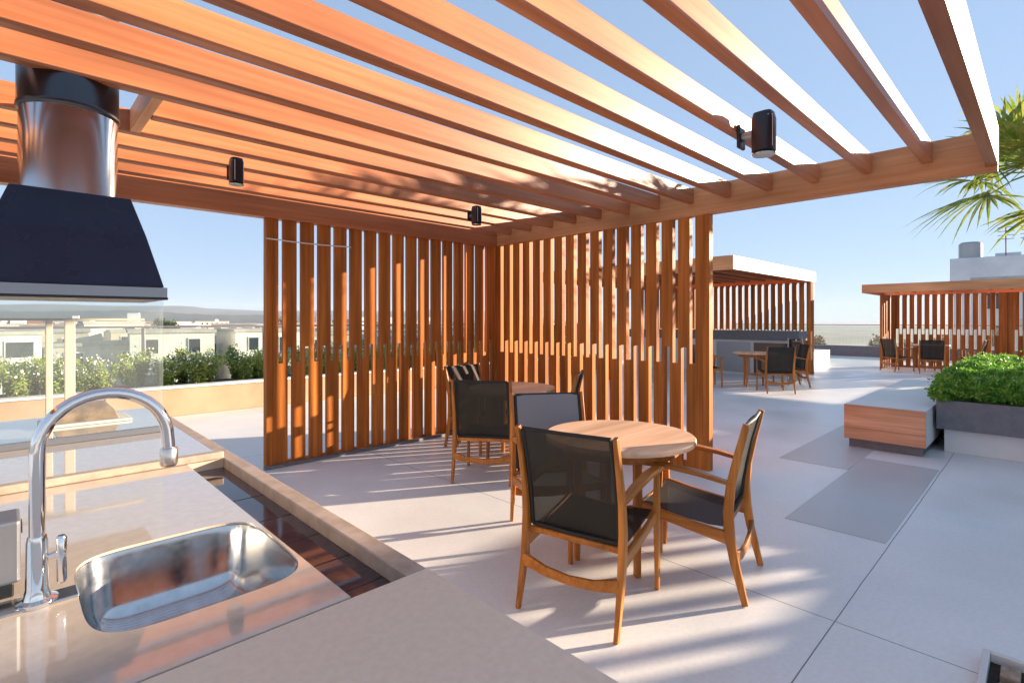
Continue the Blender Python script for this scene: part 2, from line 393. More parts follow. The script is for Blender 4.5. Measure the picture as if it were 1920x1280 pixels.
yr = lambda k: .25 + .367 * k - .031
sp = spotlight(3.22, yr(3), 2.565, 'largest black spotlight, on a bright rafter against open sky near the open corner')
spotlight(1.20, yr(11), 2.545, 'black spotlight nearest the chimney, under the rafters', .78, sp)
spotlight(3.50, yr(11), 2.545, 'small black spotlight above the far corner of the screens', .78, sp)

# ================================================================== KITCHEN COUNTER
ct = empty('counter', (0, 2.2, 0))
tag(ct, 'long taupe stone outdoor kitchen counter with sunken gutter and undermount sink in front', 'counter')
def K(o): return adopt(o, ct)
ZC = .90
# polished slab with sink opening
sx0, sx1, sy0, sy1, sr = .10, .482, 1.125, 1.562, .105
scx, scy = (sx0 + sx1) / 2, (sy0 + sy1) / 2
def sink_ring(inset, z, n=72):
    hx, hy = (sx1 - sx0) / 2 - inset, (sy1 - sy0) / 2 - inset; p = []
    r = max(.03, sr - inset * .5)
    for k in range(n):
        t = 2 * math.pi * k / n; c, s = math.cos(t), math.sin(t); e = .42
        p.append((scx + hx * math.copysign(abs(c) ** e, c), scy + hy * math.copysign(abs(s) ** e, s), z))
    return p
def rect_ring(x0, x1, y0, y1, z, ring):
    p = []
    for (x, y, _) in ring:
        dx, dy = x - scx, y - scy; t = 1e9
        if dx > 1e-9: t = min(t, (x1 - scx) / dx)
        if dx < -1e-9: t = min(t, (x0 - scx) / dx)
        if dy > 1e-9: t = min(t, (y1 - scy) / dy)
        if dy < -1e-9: t = min(t, (y0 - scy) / dy)
        p.append((scx + dx * t, scy + dy * t, z))
    return p
mb = MB(); ri = sink_ring(0, ZC)
# square-ish region with corners completed
bx0, bx1, by0, by1 = -.04, .4895, .966, 1.72
ro = rect_ring(bx0, bx1, by0, by1, ZC, ri)
mb.loft([ro, ri, sink_ring(0, ZC - .006)], False, False)
n = len(ro)
for k in range(n):    # corner fill triangles
    a, b = ro[k], ro[(k + 1) % n]
    if abs(a[0] - b[0]) > 1e-6 and abs(a[1] - b[1]) > 1e-6:
        cxy = (bx0 if min(abs(a[0] - bx0), abs(b[0] - bx0)) < 1e-6 else bx1, by0 if min(abs(a[1] - by0), abs(b[1] - by0)) < 1e-6 else by1, ZC)
        i = len(mb.v); mb.v += [a, cxy, b]; mb.f.append((i, i + 1, i + 2))
def rect(m_, x0, x1, y0, y1, z):
    i = len(m_.v); m_.v += [(x0,y0,z),(x1,y0,z),(x1,y1,z),(x0,y1,z)]; m_.f.append((i,i+1,i+2,i+3))
rect(mb, -1.3, bx0, by0, 3.95, ZC); rect(mb, bx0, bx1, by1, 3.95, ZC)
rect(mb, bx1, .62, 2.30, 3.95, ZC)
i = len(mb.v); mb.v += [(bx1, by0, ZC), (bx1, 2.3, ZC), (bx1, 2.3, ZC - .04), (bx1, by0, ZC - .04)]; mb.f.append((i, i+1, i+2, i+3))
i = len(mb.v); mb.v += [(bx1, 2.3, ZC), (.62, 2.3, ZC), (.62, 2.3, ZC - .04), (bx1, 2.3, ZC - .04)]; mb.f.append((i, i+1, i+2, i+3))
i = len(mb.v); mb.v += [(-1.3, by0, ZC), (bx1, by0, ZC), (bx1, by0, ZC - .02), (-1.3, by0, ZC - .02)]; mb.f.append((i, i+1, i+2, i+3))
K(mb.build('polished_slab', stone, None))
K(MB().box(-1.3, .668, -.6, .9625, ZC - .04, ZC).build('honed_slab', stone_m, None, bevel=.002))
K(MB().box(.618, .668, .9635, 3.97, ZC - .04, ZC).build('edge_rim', stone_e, None, bevel=.003))
K(MB().box(-1.3, .617, 2.285, 2.325, ZC + .001, ZC + .028).build('raised_strip', stone_e, None, bevel=.004))
gt = MB(); rect(gt, bx1 - .01, .62, .96, 2.32, ZC - .038)
K(gt.build('gutter', gutter_m, None))
for y in (1.06, 1.22, 1.40, 1.60, 1.84): K(MB().box(bx1 + .002, .616, y, y + .004, ZC - .038, ZC - .0372).build('gutter_joint', black, None))
body = MB().box(.60, .64, -.56, 3.93, 0, ZC - .042).box(-1.28, .60, 3.89, 3.93, 0, ZC - .042).box(-1.28, .60, -.56, -.52, 0, ZC - .042).box(-1.3, -1.26, -.52, 3.89, 0, ZC - .042)
K(body.build('cabinet', stone_m, None, bevel=.003))
# sink bowl
rings = [sink_ring(-.012, ZC - .0065), sink_ring(.001, ZC - .007), sink_ring(.006, ZC - .03), sink_ring(.014, ZC - .12), sink_ring(.03, ZC - .16), sink_ring(.065, ZC - .182), sink_ring(.12, ZC - .188)]
sk = MB().loft(rings, False, True).build('sink_basin', steel, None, smooth=True); K(sk)
dr = MB().lathe((scx + .02, scy), [(.045, ZC - .187), (.045, ZC - .184), (.036, ZC - .184), (.03, ZC - .187)], 28).build('drain', chrome, None, smooth=True); K(dr)

# faucet
fc = empty('faucet', (.04, 1.37, ZC)); tag(fc, 'tall chrome gooseneck faucet standing behind the sink', 'faucet')
MB().lathe((0, 0), [(.032, .001), (.032, .008), (.022, .012), (.0175, .03), (.0165, .12), (.0145, .13)], 28).build('base', chrome, fc, smooth=True)
MB().box(-.062, .062, -.028, .028, .0005, .006).build('base_plate', steel, fc, bevel=.0028)
pts = [(0, 0, .12), (0, 0, .29)] + [(.108 - .108 * math.cos(t), 0, .29 + .108 * math.sin(t)) for t in [math.pi * k / 18 for k in range(1, 19)]] + [(.218, 0, .262)]
MB().tube(pts, .0125, 18, up=(0, 1, 0)).build('spout', chrome, fc, smooth=True)
MB().lathe((.218, 0), [(.0145, .225), (.0175, .23), (.0175, .262), (.0135, .267)], 24).build('aerator', mat('worn nickel', (.8, .72, .62), .25, 1.0), fc, smooth=True)
MB().tube([(.014, 0, .085), (.034, -.004, .09)], .006, 14).build('lever', chrome, fc, smooth=True)
MB().lathe((.036, -.004), [(.006, .03), (.0085, .036), (.0085, .118), (.006, .123)], 20).build('handle', chrome, fc, smooth=True)

# small steel dispenser at the left edge
ds = empty('towel_dispenser', (-.037, 1.475, ZC)); tag(ds, 'small grey metal dispenser box on the counter at the left edge beside the faucet', 'dispenser')
MB().box(-.11, .055, -.05, .05, .028, .152).build('case', greym, ds, bevel=.006)
MB().box(-.10, .045, -.042, .042, 0, .028).build('foot', black, ds, bevel=.003)
MB().box(.0555, .0575, -.03, .03, .12, .132).build('latch', black, ds)

# grill hood
hd = empty('range_hood', (.222, 3.35, 1.55)); tag(hd, 'dark navy metal barbecue hood above the far end of the counter', 'hood')
def rr4(x0, x1, y0, y1, z): return [(x0,y0,z),(x1,y0,z),(x1,y1,z),(x0,y1,z)]
MB().loft([rr4(-.355, .333, -.30, .30, .062), rr4(-.285, .268, -.252, .252, .31), rr4(-.222, .212, -.20, .20, .497)], True, True).build('canopy', navy, hd, bevel=.004)
MB().loft([rr4(-.368, .344, -.312, .312, .012), rr4(-.368, .344, -.312, .312, .06)], False, True).build('rim', greym, hd, bevel=.002)
MB().box(-.371, .347, -.315, .315, 0, .0115).build('lower_trim', black, hd, bevel=.002)
fl = empty('chimney_flue', (.217, 3.35, 2.047)); tag(fl, 'polished steel chimney flue rising from the dark hood through the roof opening', 'flue')
MB().lathe((0, 0), [(.188, .001), (.188, .42), (.188, .421)], 56).build('lower_pipe', noisy(mat('mirror steel', (.46, .49, .52), .16, 1.0), (2, 2, 1), rr=(.12, .24)), fl, smooth=True)
MB().lathe((0, 0), [(.194, .40), (.198, .405), (.198, .425), (.194, .43), (.194, .98)], 56).build('upper_pipe', noisy(mat('sooty steel', (.10, .10, .105), .3, 1.0), (2, 2, 1), rr=(.25, .4)), fl, smooth=True)
MB().lathe((0, 0), [(.26, 1.04), (.26, 1.06), (.02, 1.16)], 48).build('cowl', navy, fl, smooth=True)
for k in range(4):
    t = math.pi / 4 + k * math.pi / 2; MB().tube([(.19 * math.cos(t), .19 * math.sin(t), .97), (.2 * math.cos(t), .2 * math.sin(t), 1.045)], .008, 6).build('cowl_stay', black, fl)
# glass guards round the grill
gg = empty('glass_guard', (.2, 3.05, ZC)); tag(gg, 'tall pale green glass pane between the counter and the front of the hood', 'glass pane')
MB().box(-1.4, .35, -.004, .004, .03, .64).build('pane', pane_near, gg)
MB().box(-1.4, .35, -.010, .010, .0015, .03).build('channel', greym, gg, bevel=.002)
fr = empty('guard_frame', (.2, 3.88, ZC)); tag(fr, 'beige two-post frame with top rail at the far end of the counter', 'frame')
for x0, wd in ((-.052, .03), (.028, .046)):
    MB().box(x0, x0 + wd, -.02, .02, .001, .545).build('post', mat('beige powder coat', (.62, .53, .42), .5), fr, bevel=.003)
MB().box(-1.4, .40, -.018, .018, .547, .560).build('top_rail', bpy.data.materials['beige powder coat'], fr, bevel=.003)
# smoker lid at the far end
gl = empty('grill_lid', (.30, 3.64, ZC)); tag(gl, 'low brown pitched metal lid on a pale tray seen through the faucet loop', 'grill lid')
MB().box(-.19, .19, -.13, .13, .001, .014).build('tray', concrete, gl, bevel=.004)
MB().loft([rr4(-.14, .14, -.10, .10, .0155), rr4(-.12, .12, -.085, .085, .06), rr4(.03, .085, -.03, .03, .105)], True, True).build('lid', noisy(mat('rusty lid', (.2, .12, .07), .5, .3), (18, 18, 18), (.16, .10, .06), (.34, .24, .15), rr=(.3, .6)), gl, bevel=.005)
MB().tube([(.03, 0, .103), (.03, 0, .122), (.085, 0, .122), (.085, 0, .103)], .004, 6).build('handle', black, gl)

# ================================================================== CHAIRS AND TABLES
def make_chair():
    r = empty('armchair')
    hw = .262
    P_ = [(-.31, 0), (-.285, .10), (-.255, .22), (-.235, .34), (-.228, .46), (-.24, .60), (-.275, .76), (-.315, .92)]
    Wd = [.72, .85, 1.0, 1.15, 1.12, 1.0, .88, .75]
    for s in (-1, 1):
        MB().tube([(x, s * hw, z) for x, z in P_], Wd, sq=(.030, .044), up=(1, 0, 0)).build('back_leg', teak, r, bevel=.003, smooth=True)
        MB().tube([(.262, s * hw, 0), (.258, s * hw, .2), (.25, s * hw, .43), (.252, s * hw, .635)], [.8, .95, 1.1, .95], sq=(.028, .04), up=(1, 0, 0)).build('front_leg', teak, r, bevel=.003, smooth=True)
        MB().tube([(.245, s * hw * .985, .405), (.10, s * hw * .985, .375), (-.08, s * hw * .985, .345), (-.222, s * hw * .985, .325)], [1, 1.05, 1.15, 1.3], sq=(.024, .05)).build('side_rail', teak_h, r, bevel=.003, smooth=True)
        MB().tube([(.315, s * (hw + .004), .640), (.26, s * (hw + .006), .654), (.10, s * (hw + .004), .655), (-.08, s * (hw + .003), .637), (-.215, s * (hw + .001), .612), (-.25, s * hw, .604)], [.8, 1.0, 1.0, .9, .75, .6], sq=(.058, .026)).build('armrest', teak_h, r, bevel=.005, smooth=True)
    MB().tube([(-.262, -hw, .235), (-.268, -hw * .5, .205), (-.270, 0, .196), (-.268, hw * .5, .205), (-.262, hw, .235)], [1.25, 1, .92, 1, 1.25], sq=(.022, .05)).build('stretcher', teak_h, r, bevel=.003, smooth=True)
    MB().tube([(.245, -hw, .398), (.247, 0, .392), (.245, hw, .398)], 1, sq=(.022, .045)).build('front_rail', teak_h, r, bevel=.003, smooth=True)
    MB().tube([(-.213, -hw, .375), (-.213, hw, .375)], 1, sq=(.02, .03)).build('rear_rail', teak_h, r, bevel=.003)
    # seat sling
    def sheet(prof, w0, w1, sag, th, nx=8):
        mb = MB(); nz = len(prof)
        for side in (1, -1):
            for i, (x, z) in enumerate(prof):
                a = Vector((prof[min(i+1, nz-1)][0] - prof[max(i-1, 0)][0], 0, prof[min(i+1, nz-1)][1] - prof[max(i-1, 0)][1])).normalized()
                nr = Vector((-a.z, 0, a.x)); t = i / (nz - 1); ww = w0 + (w1 - w0) * t
                for j in range(nx + 1):
                    u = j / nx * 2 - 1; q = Vector((x, u * ww, z)) + nr * (side * th / 2 - sag * (1 - u * u))
                    mb.v.append(tuple(q))
        M = nz * (nx + 1)
        for s0 in (0, M):
            for i in range(nz - 1):
                for j in range(nx):
                    a = s0 + i * (nx + 1) + j; mb.f.append((a, a + 1, a + nx + 2, a + nx + 1))
        for i in range(nz - 1):
            for j in (0, nx):
                a = i * (nx + 1) + j; mb.f.append((a, a + nx + 1, a + nx + 1 + M, a + M))
        for j in range(nx):
            for i in (0, nz - 1):
                a = i * (nx + 1) + j; mb.f.append((a, a + 1, a + 1 + M, a + M))
        return mb
    st = [(.25, .424), (.14, .402), (0, .380), (-.12, .368), (-.20, .372)]
    sheet(st, .232, .232, -.012, .006).build('seat', sling, r, smooth=True)
    bk = [(-.205, .405), (-.215, .50), (-.232, .61), (-.262, .75), (-.305, .905)]
    sheet(bk, .232, .232, .012, .006).build('backrest', sling, r, smooth=True)
    for s in (-1, 1):
        MB().tube([(x - .003, s * .236, z) for x, z in bk], .0115, 8, up=(1, 0, 0)).build('backrest_hem', hem, r, smooth=True)
    MB().tube([(bk[-1][0] , -.236, .908), (bk[-1][0] - .010, 0, .908), (bk[-1][0], .236, .908)], .010, 8).build('backrest_hem', hem, r, smooth=True)
    MB().tube([(bk[0][0] , -.236, .403), (bk[0][0] - .012, 0, .403), (bk[0][0], .236, .403)], .012, 8).build('backrest_hem', hem, r, smooth=True)
    return r
chair0 = make_chair(); used = [False]
def chair(cx, cy, face, label, group, grey=False, sc=1.0):
    o = copy_tree(chair0) if used[0] else chair0
    used[0] = True
    o.location = (cx, cy, .001); o.rotation_euler = (0, 0, R(face)); o.scale = (sc,) * 3
    if grey:
        for ch in o.children:
            if ch.name.startswith(('seat', 'backrest')) and 'hem' not in ch.name:
                ch.data = ch.data.copy(); ch.data.materials[0] = sling_sheen
                ch['label'] = 'mesh coloured pale by sky sheen'
    tag(o, label, 'armchair', group); return o
G1 = 'teak sling armchairs around the two tables under the large pergola'
def chair_from_rear(xl, yl, xr, yr_, *a, **k):
    """rear left and right foot positions (seen from behind)"""
    mx, my = (xl + xr) / 2, (yl + yr_) / 2; face = math.degrees(math.atan2(yl - yr_, xl - xr)) - 90
    c, s = math.cos(R(face)), math.sin(R(face))
    return chair(mx + .31 * c, my + .31 * s, face, *a, **k)
chair_from_rear(1.845, 1.872, 1.96, 1.337, 'nearest teak armchair with charcoal mesh back towards the viewer, at the near round table', G1)
chair_from_rear(2.675, 1.067, 3.21, 1.188, 'teak armchair seen from the side, on the open side of the near round table', G1)
chair(2.66, 2.30, -124, 'armchair with mesh back coloured pale by sky sheen behind the near round table', G1, grey=True)
chair(3.24, 3.66, 36, 'teak armchair with black mesh back seen from behind at the far table', G1)
chair(3.88, 4.52, -86, 'teak armchair nearest the left screen wall, half hidden behind the black-backed one', G1)
chair(4.01, 3.58, 122, 'mostly hidden armchair near the right screen wall, only a black back corner showing', G1)

def make_table():
    t = empty('round_table')
    MB().lathe((0, 0), [(.42, .712), (.448, .718), (.452, .73), (.452, .742), (.446, .75), (.05, .7505)], 72).build('tabletop', table_wood, t, smooth=True)
    MB().lathe((0, 0), [(.35, .655), (.355, .66), (.355, .71), (.35, .711)], 56).build('apron', teak_h, t, smooth=True)
    for k in range(4):
        a = R(45 + 90 * k + 12); c, s = math.cos(a), math.sin(a)
        MB().tube([(.27 * c, .27 * s, 0), (.26 * c, .26 * s, .4), (.27 * c, .27 * s, .70)], [.8, 1, 1.15], sq=(.042, .042), up=(c, s, 0)).build('leg', teak, t, bevel=.003)
    for k in range(2):
        a = R(45 + 90 * k + 12); c, s = math.cos(a), math.sin(a)
        MB().tube([(-.26 * c, -.26 * s, .26 + .03 * k), (.26 * c, .26 * s, .26 + .03 * k)], 1, sq=(.03, .028)).build('cross_bar', teak_h, t, bevel=.003)
    return t
tb0 = make_table(); G2 = 'round teak tables under the pergolas'
def table(x, y, label, sc=1, first=False):
    o = tb0 if first else copy_tree(tb0); o.location = (x, y, .001); o.scale = (sc,) * 3; o.rotation_euler = (0, 0, R(rnd.uniform(-20, 20)) if not first else 0)
    tag(o, label, 'table', G2)
table(2.70, 1.84, 'near round teak table in the middle of the terrace, top in full view', first=True)
table(3.80, 3.92, 'far round teak table in front of the corner of the two screen walls')

# ================================================================== BENCH, PLANTER, HEDGE, PALM
bn = empty('bench', (7.0, 1.25, 0)); tag(bn, 'low block bench with pale stone top and wood-clad end in front of the hedge planter', 'bench')
def Bn(o): return adopt(o, bn)
Bn(MB().box(6.93, 10.5, .893, 1.635, .10, .49).build('seat_block', concrete, None, bevel=.006))
cl = MB()
for z in (.105, .2345, .363): cl.box(6.90, 6.927, .893, 1.635, z, z + .1265)
Bn(cl.build('wood_cladding', clad, None, bevel=.002))
Bn(MB().box(6.97, 10.4, .93, 1.60, .0045, .10).build('foot_band', planter_g, None))
pl = empty('planter', (8, 0, 0)); tag(pl, 'long charcoal planter box on a pale base, holding the green hedge', 'planter')
def Pl(o): return adopt(o, pl)
wl = MB().box(7.34, 7.42, -3.5, .86, .26, .576).box(7.42, 10.45, .78, .86, .26, .576).box(10.37, 10.45, -3.5, .78, .26, .576).box(7.42, 10.37, -3.5, -3.42, .26, .576)
Pl(wl.build('wall', planter_g, None, bevel=.006))
Pl(MB().box(7.42, 10.40, -3.42, .80, .001, .259).build('base', concrete, None, bevel=.004))
Pl(MB().box(7.42, 10.37, -3.42, .78, .27, .55).build('soil', soil, None))
pts = []
def htop(x, y):
    t = .90 + .05 * math.sin(x * 5.1 + y * 3) * math.sin(y * 6.3 + 1) + .035 * math.sin(x * 11.7 + 2) * math.sin(y * 13)
    ex, ey = x - 7.30, .90 - y
    return t - .16 * max(0, 1 - ex / .22) ** 2 - .16 * max(0, 1 - ey / .22) ** 2
while len(pts) < 90000:
    q = rnd.random()
    if q < .5: x, y = 7.30 + 3.2 * rnd.random() ** 1.5, rnd.uniform(-1.6, .90); z = htop(x, y) - abs(rnd.gauss(0, .03))
    elif q < .8: y = rnd.uniform(-1.6, .90); z = rnd.uniform(.57, htop(7.34, y)); x = 7.33 + abs(rnd.gauss(0, .035)) - .05 * math.sin(z * 21 + y * 9) * math.sin(y * 14) + .06 * (z < .63)
    else: x = 7.30 + 2.6 * rnd.random() ** 1.3; z = rnd.uniform(.57, htop(x, .86)); y = .87 - abs(rnd.gauss(0, .035)) + .05 * math.sin(z * 19 + x * 8) * math.sin(x * 13) - .06 * (z < .63)
    if rnd.random() < .05: z += abs(rnd.gauss(0, .035)); x += rnd.gauss(0, .03); y += rnd.gauss(0, .03)
    pts.append((x, y, z))
hg = leaves(pts, .034, 'hedge', leaf_hedge, aspect=1.8, upb=.7); tag(hg, 'bright green clipped hedge filling the charcoal planter', 'hedge')
# fan palm
pm = empty('palm_tree', (9.6, .12, .53)); tag(pm, 'fan palm with spiky leaves rising from the hedge at the right edge', 'palm')
MB().tube([(0, 0, 0), (.02, .01, .9), (.0, .02, 1.8), (.01, 0, 2.9)], [.05, .04, .038, .05], 14).build('trunk', bark, pm, smooth=True)
def frond(az, el, plen, rr, seed):
    r_ = random.Random(seed); d = Vector((math.cos(az) * math.cos(el), math.sin(az) * math.cos(el), math.sin(el)))
    b0 = Vector((0, 0, 2.85)); tip = b0 + d * plen; tip.z -= .15 * plen
    mid = b0 + d * plen * .5
    mb = MB(); mb.tube([b0, mid, tip], [.013, .010, .008], 6)
    side = d.cross(Vector((0, 0, 1))).normalized(); upv = side.cross(d).normalized()
    nl = 26
    for k in range(nl):
        t = (k / (nl - 1) * 2 - 1); an = t * R(118) + r_.uniform(-.04, .04)
        ld = (d * math.cos(an) + side * math.sin(an) + upv * (.18 * math.cos(an))).normalized()
        L = rr * (1 - .25 * abs(t)) * r_.uniform(.85, 1.1); wdt = .029
        sd = ld.cross(upv).normalized(); prev = None; droop = r_.uniform(.1, .55)
        for q in range(6):
            u = q / 5; p = tip + ld * (L * u); p.z -= droop * L * u ** 2.3
            ww = wdt * (0.35 + 1.2 * u if u < .5 else 0.95 * (1 - u) * 2 + .03)
            i = len(mb.v); mb.v += [tuple(p - sd * ww), tuple(p + upv * ww * .5), tuple(p + sd * ww)]
            if prev is not None: mb.f += [(prev, prev+1, i+1, i), (prev+1, prev+2, i+2, i+1)]
            prev = i
    o = mb.build('frond', leaf_palm, pm); return o
for k in range(17):
    frond(2.399 * k + .4, R([68, 40, 12, -16, 28, -38, 55][k % 7]), rnd.uniform(.45, .7), rnd.uniform(.72, .95), k)

# ================================================================== LEFT PLANTER WITH SHRUBS
lp = empty('planter_wall', (0, 9.3, 0)); tag(lp, 'long low tan planter wall behind the grill, holding flowering shrubs', 'planter')
def Lp(o): return adopt(o, lp)
Lp(MB().box(-9, 12.5, 9.16, 9.30, .001, .42).build('wall', cream, None, bevel=.01))
Lp(MB().box(-9, 12.5, 9.13, 9.36, .421, .455).build('coping', concrete, None, bevel=.006))
Lp(MB().box(-9, 12.5, 9.31, 10.3, .001, .40).build('soil', soil, None))
def make_shrub(seed):
    r_ = random.Random(seed); o = empty('shrub'); st = MB()
    pts = []; fl_ = []
    for k in range(9):
        a = r_.uniform(0, 6.28); l = r_.uniform(.45, .78); sp_ = r_.uniform(.08, .34)
        e = Vector((math.cos(a) * sp_, math.sin(a) * sp_, l)); m_ = Vector((e.x * .35, e.y * .35, l * .5))
        st.tube([(e.x * .1, e.y * .1, 0), m_, e], [.011, .008, .003], 5)
        for q in range(210):
            t = r_.uniform(.12, 1.04); p = m_.lerp(e, (t - .5) * 2) if t > .5 else Vector((e.x * .1, e.y * .1, 0)).lerp(m_, t * 2)
            pts.append(p + Vector((r_.gauss(0, .055), r_.gauss(0, .055), r_.gauss(0, .04))))
        for q in range(r_.choice([3, 9, 18])): fl_.append(e + Vector((r_.gauss(0, .07), r_.gauss(0, .07), r_.gauss(0.0, .07))))
    st.build('stem', twig, o)
    leaves(pts, .062, 'foliage', leaf_shrub, o, 2.0, .5, r_)
    if fl_: leaves(fl_, .045, 'blossom', petal, o, 1.1, .3, r_)
    return o
protos = [make_shrub(s) for s in (3, 5, 9, 12)]; first = [True] * 4
PL = [('compact olive green shrub', 0), ('loose flowering shrub', 1), ('tall twiggy shrub', 2), ('spreading green shrub', 3)]
x = -3.2; k = 0
while x < 11.6:
    for row in (9.52, 9.92):
        i = rnd.randrange(4)
        o = protos[i] if first[i] else copy_tree(protos[i]); first[i] = False
        o.location = (x + rnd.uniform(-.12, .12), row + rnd.uniform(-.06, .06), .39); o.rotation_euler = (0, 0, rnd.uniform(0, 6.28)); s = rnd.uniform(.58, .80); o.scale = (s, s, s * (.93 if row < 9.7 else 1.03))
        tag(o, 'green shrub with pale blossoms, one of the dense planted row behind the tan planter wall', 'shrub', 'shrubs in the long tan planter behind the grill')
        k += 1
    x += rnd.uniform(.30, .40)
# glass railing behind shrubs and at the far end
def railing(label, pts_, z0, z1, base=None, sp=1.35):
    o = empty('glass_railing', pts_[0] + (0,)); tag(o, label, 'railing')
    a, b = Vector(pts_[0] + (0,)), Vector(pts_[1] + (0,)); d = (b - a); L = d.length; d.normalize(); n_ = max(1, int(L / sp))
    o.rotation_euler = (0, 0, math.atan2(d.y, d.x))
    for k in range(n_ + 1):
        MB().box(L * k / n_ - .022, L * k / n_ + .022, -.022, .022, z0, z1).build('post', greym, o, bevel=.003)
    for k in range(n_): MB().box(L * k / n_ + .04, L * (k + 1) / n_ - .04, -.006, .006, z0 + .05, z1 - .03).build('pane', pane_far, o)
    MB().box(-.03, L + .03, -.03, .03, z1 + .001, z1 + .035).build('top_rail', greym, o, bevel=.004)
    return o
railing('glass railing with grey posts behind the shrubs of the long tan planter', ((-6, 10.42), (13, 10.42)), .0, 1.32, sp=1.9)
railing('glass railing on the charcoal parapet at the far end of the terrace', ((24.6, -4), (24.6, 10.3)), .42, 1.24, sp=2.4)
pw = MB().box(24.4, 24.8, -14, 10.3, 0.001, .419).build('parapet', planter_g, None, bevel=.01); tag(pw, 'low charcoal parapet wall at the far end of the terrace under the glass railing', 'parapet')

# ================================================================== OTHER PERGOLAS
def pavilion(label, x0, x1, y0, y1, zb, zt, scr, axis='y', nr=10, post=True, solid_roof=False):
    root = empty('pergola', (x0, y0, 0)); tag(root, label, 'pergola', 'slatted wood pergolas on the terrace')
    Q = lambda o: adopt(o, root)
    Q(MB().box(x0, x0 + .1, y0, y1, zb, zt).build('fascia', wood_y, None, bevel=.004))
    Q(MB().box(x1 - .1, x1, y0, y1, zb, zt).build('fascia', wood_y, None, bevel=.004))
    Q(MB().box(x0 + .1, x1 - .1, y0, y0 + .08, zb, zt).build('fascia', wood_x, None, bevel=.004))
    Q(MB().box(x0 + .1, x1 - .1, y1 - .08, y1, zb, zt).build('fascia', wood_x, None, bevel=.004))
    for k in range(1, nr):
        y = y0 + (y1 - y0) * k / nr
        Q(MB().box(x0 + .1, x1 - .1, y - .03, y + .03, zb + .08, zt - .01).build('rafter', wood_x, None))
    for (ax, c, u0, u1) in scr:
        n_ = int((u1 - u0 - .12) / .183)
        Q(slot_panel('screen_wall', ax, c, .036, u0, u1, zb, n_, u0 + .14, .183, .062, wood_z, None))
    return root, Q
r2, Q2 = pavilion('wood pergola with pale sunlit fascia above the charcoal bar counter', 10.4, 15.7, 4.38, 9.6, 2.47, 2.75, [('y', 15.45, 4.42, 9.5)], nr=12)
Q2(MB().box(10.44, 10.52, 9.4, 9.48, 0, 2.47).build('post', wood_z, None)); Q2(MB().box(15.5, 15.62, 4.4, 4.5, 0, 2.47).build('post', wood_z, None))
Q2(MB().box(10.46, 10.54, 7.4, 7.48, 0, 2.47).build('post', wood_z, None))
Q2(MB().box(10.5, 15.6, 4.46, 9.52, 2.743, 2.765).build('roof_panel', wood_y, None))
r3, Q3 = pavilion('wood pergola with a long orange fascia beyond the hedge, beneath the grey roof tank', 17.7, 20.35, -3.2, 3.75, 2.23, 2.47, [('y', 20.0, -0.9, .80), ('y', 20.0, .86, 3.45)], nr=16)
Q3(MB().box(18.85, 20.04, 3.47, 3.53, 0, 2.23).build('side_wall', wood_z, None)); Q3(MB().box(17.9, 18.0, -3.1, -3.0, 0, 2.23).build('post', wood_z, None))
Q3(MB().box(19.96, 20.04, .80, .86, 0, 2.23).build('post', wood_z, None))
# dark bar counter under pavilion 2
bc = empty('bar_counter', (14.4, 6, 0)); tag(bc, 'charcoal bar counter under the pergola beyond the screen wall', 'bar counter')
MB().box(-.35, .35, -1.7, 3.2, .93, 1.17).build('top_band', planter_g, bc, bevel=.008)
MB().box(-.28, .28, -1.62, 3.15, .002, .93).build('base', concrete, bc)
MB().box(-.3, -.285, -1.5, -.6, .06, .86).build('door', steel_dark, bc); MB().box(-.3, -.285, -.5, .4, .06, .86).build('door', greym, bc)
gp = empty('glass_screen', (12.9, 4.02, 0)); tag(gp, 'small clear glass screen at the end of the charcoal bar counter', 'glass screen')
MB().box(-.45, .45, -.01, .01, .05, 1.02).build('pane', pane_far, gp); 
for x_ in (-.47, .45): MB().box(x_, x_ + .02, -.012, .012, .002, 1.05).build('post', greym, gp)
bb = MB().box(17.5, 19.8, 5.1, 5.8, .002, .46).build('low_bench', concrete, None, bevel=.01); tag(bb, 'low cream block bench standing past the charcoal bar counter', 'bench')
G3 = 'teak armchairs at the far pergolas'
table(11.7, 4.45, 'round teak table in front of the charcoal bar counter')
chair(11.05, 5.25, -50, 'far armchair on the left of the three in front of the charcoal bar counter', G3)
chair(11.15, 3.85, 40, 'far armchair with black back in the middle of the three before the charcoal bar counter', G3)
chair(12.35, 3.95, 128, 'far armchair on the right of the three before the charcoal bar counter', G3)
table(18.9, 2.35, 'round teak table against the slats of the pergola beyond the hedge')
chair(18.25, 3.0, -40, 'left armchair at the table of the pergola beyond the hedge', G3)
chair(18.0, 2.2, 8, 'middle armchair with black back at the pergola beyond the hedge', G3)
chair(18.7, 1.45, 85, 'right armchair at the table of the pergola beyond the hedge', G3)

# added pavilion, unseen past the right edge: a solid low wall with slats and a roof, it shades the floor
r4 = empty('pergola', (10, -3, 0)); tag(r4, 'long slatted pergola with a low solid wall added unseen past the right of the terrace to shade it', 'pergola', 'slatted wood pergolas on the terrace')
Q4 = lambda o: adopt(o, r4)
Q4(MB().box(5.5, 24, -3.72, -3.6, 0, 1.82).build('low_wall', concrete, None))
x = 5.6; k = 0
wds = [.08, .18, .07, .11, .24, .07, .10, .16]
while x < 23.9:
    w_ = wds[k % 8]; Q4(MB().box(x, x + w_, -3.7, -3.62, 1.82, 2.33).build('slat', wood_z, None)); x += w_ + [.42, .30, .55, .36][k % 4]; k += 1
Q4(MB().box(5.4, 24.1, -3.9, -3.55, 2.33, 2.44).build('beam', wood_x, None))

Q4(MB().box(5.4, 11.2, -3.9, -3.5, 2.445, 2.78).build('counter_shade', wood_x, None, bevel=.01))  # block added to keep the sun off the counter

